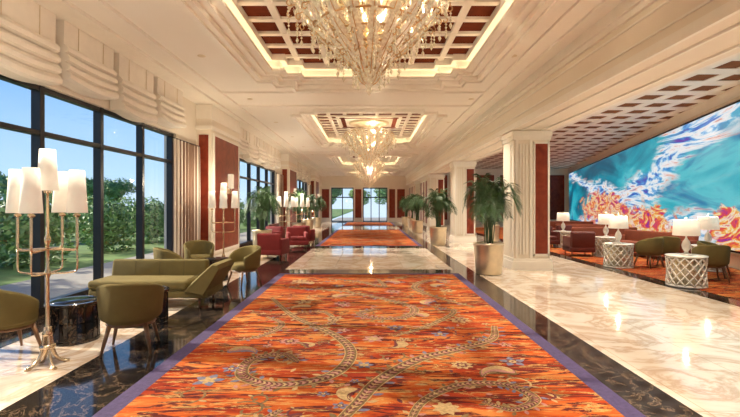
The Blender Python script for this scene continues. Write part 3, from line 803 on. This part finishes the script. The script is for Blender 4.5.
def bulb(x,y,z,e):
    l=bpy.data.lights.new('lamp_bulb','POINT'); l.energy=e; l.shadow_soft_size=.03; l.color=(1,.85,.62)
    o=bpy.data.objects.new('shade_bulb_lamp',l); scene.collection.objects.link(o); o.location=(x,y,z)
for x,y in((-3.3,4.62),(-3.75,11.6),(-3.5,19.0),(-3.3,22.2)): bulb(x,y,2.27,30)
for x,y in((6.45,9.15),)+tb[:3]: bulb(x,y,.633+.80,14)
# ---------------------------------------------------------------- outside
b=B(); b.box(-200,XL-.31,-60,200,-.3,-.12,M_grass); b.make('ground_lawn')
b=B(); b.box(-7.6,XL-.32,-6,44,-.119,-.02,M_terr); b.make('terrace_paving')
b=B(); b.box(-4,14,Y1+.32,60,-.3,-.02,M_terr); b.make('terrace_entry')
def tree(seed,h,r,trunk,leafm,nl=2600):
    random.seed(seed); b=B()
    if trunk:
        b.tube([(0,0,0),(.05,0,h*.3),(-.03,.04,h*.6)],[.12,.09,.05],M_trunk,8)
        for k in range(5):
            a=k*1.3; b.tube([(0,0,h*.35),(math.cos(a)*r*.5,math.sin(a)*r*.5,h*.65)],[.05,.02],M_trunk,6)
    blobs=[]
    for k in range(9):
        a=random.random()*6.3; q=random.uniform(0,.6)*r
        z=random.uniform(.45,.82)*h if trunk else random.uniform(.2,.72)*h
        blobs.append((Vector((q*math.cos(a),q*math.sin(a),z)),random.uniform(.4,.6)*r))
    for k in range(nl):
        c,rr=random.choice(blobs)
        d=Vector((random.gauss(0,1),random.gauss(0,1),random.gauss(0,1))).normalized()*rr*random.uniform(.75,1.05); d.z*=.8
        p=c+d
        if p.z<.02: p.z=.05
        u=Vector((random.gauss(0,1),random.gauss(0,1),random.gauss(0,.6))).normalized(); w=u.cross(d.normalized()+Vector((.01,.02,0))).normalized()
        s=random.uniform(.07,.13)*(1 if h<3 else 1.5)
        b.add([p-u*s,p+w*s*.5,p+u*s,p-w*s*.5],[(0,1,2,3)],leafm)
    return b
t1=tree(1,4.6,2.0,True,M_tree,3200).make('garden_tree',(-19,12,-.12))
t2=tree(2,5.5,2.3,True,M_tree2,3200).make('garden_tree',(-24,20,-.12))
bu=tree(5,2.3,1.5,False,M_tree2,2600).make('garden_shrub',(-9.9,9.0,-.12))
random.seed(11)
for y in range(10,60,4): inst(bu,(-9.9+random.uniform(-.4,.4),y+3,-.12),random.random()*6,random.uniform(.65,1.1))
inst(bu,(-9.8,5.4,-.12),2,1.05)
bu2=tree(8,2.6,1.7,False,M_tree,2600).make('garden_shrub',(-13.5,12.5,-.12))
for y in range(16,70,5): inst(bu2,(-13.5-y*.1,y,-.12),random.random()*6,random.uniform(.8,1.1))
for i in range(46):
    y=random.uniform(8,120); x=-random.uniform(18,26)-y*.35
    inst(random.choice([t1,t2]),(x,y,-.12),random.random()*6,random.uniform(.7,1.0)+y*.006)
for i in range(7): inst(random.choice([t1,t2]),(-14+i*4.2,66+random.uniform(-3,4),-.12),i,1.0)
# ---------------------------------------------------------------- sun, sky
s=bpy.data.lights.new('sun','SUN'); s.energy=5.2; s.angle=math.radians(1.2); s.color=(1,.87,.68)
o=bpy.data.objects.new('sun',s); scene.collection.objects.link(o)
dv=Vector((1,-.14,-.44)).normalized(); o.rotation_euler=dv.to_track_quat('-Z','Y').to_euler(); o.location=(-30,10,20)
w=bpy.data.worlds.new('world'); scene.world=w; w.use_nodes=True; nt=w.node_tree
tc=nt.nodes.new('ShaderNodeTexCoord'); sp=nt.nodes.new('ShaderNodeSeparateXYZ'); nt.links.new(tc.outputs['Generated'],sp.inputs[0])
r=ramp(nt,[(0,(.70,.85,1.0)),(.06,(.52,.75,.98)),(.25,(.22,.48,.88)),(.7,(.06,.20,.6))])
nt.links.new(sp.outputs['Z'],r.inputs['Fac']); nt.links.new(r.outputs['Color'],nt.nodes['Background'].inputs['Color'])
nt.nodes['Background'].inputs['Strength'].default_value=.62
# ---------------------------------------------------------------- camera
cam=bpy.data.cameras.new('camera'); co=bpy.data.objects.new('camera',cam); scene.collection.objects.link(co)
co.location=(0,0,1.65); co.rotation_euler=(pi/2,0,0); cam.sensor_width=36; cam.lens=450/740*36; cam.shift_y=-3.5/740; cam.shift_x=1/740
cam.clip_end=500; scene.camera=co
scene.view_settings.view_transform='Standard'
scene.view_settings.exposure=.92
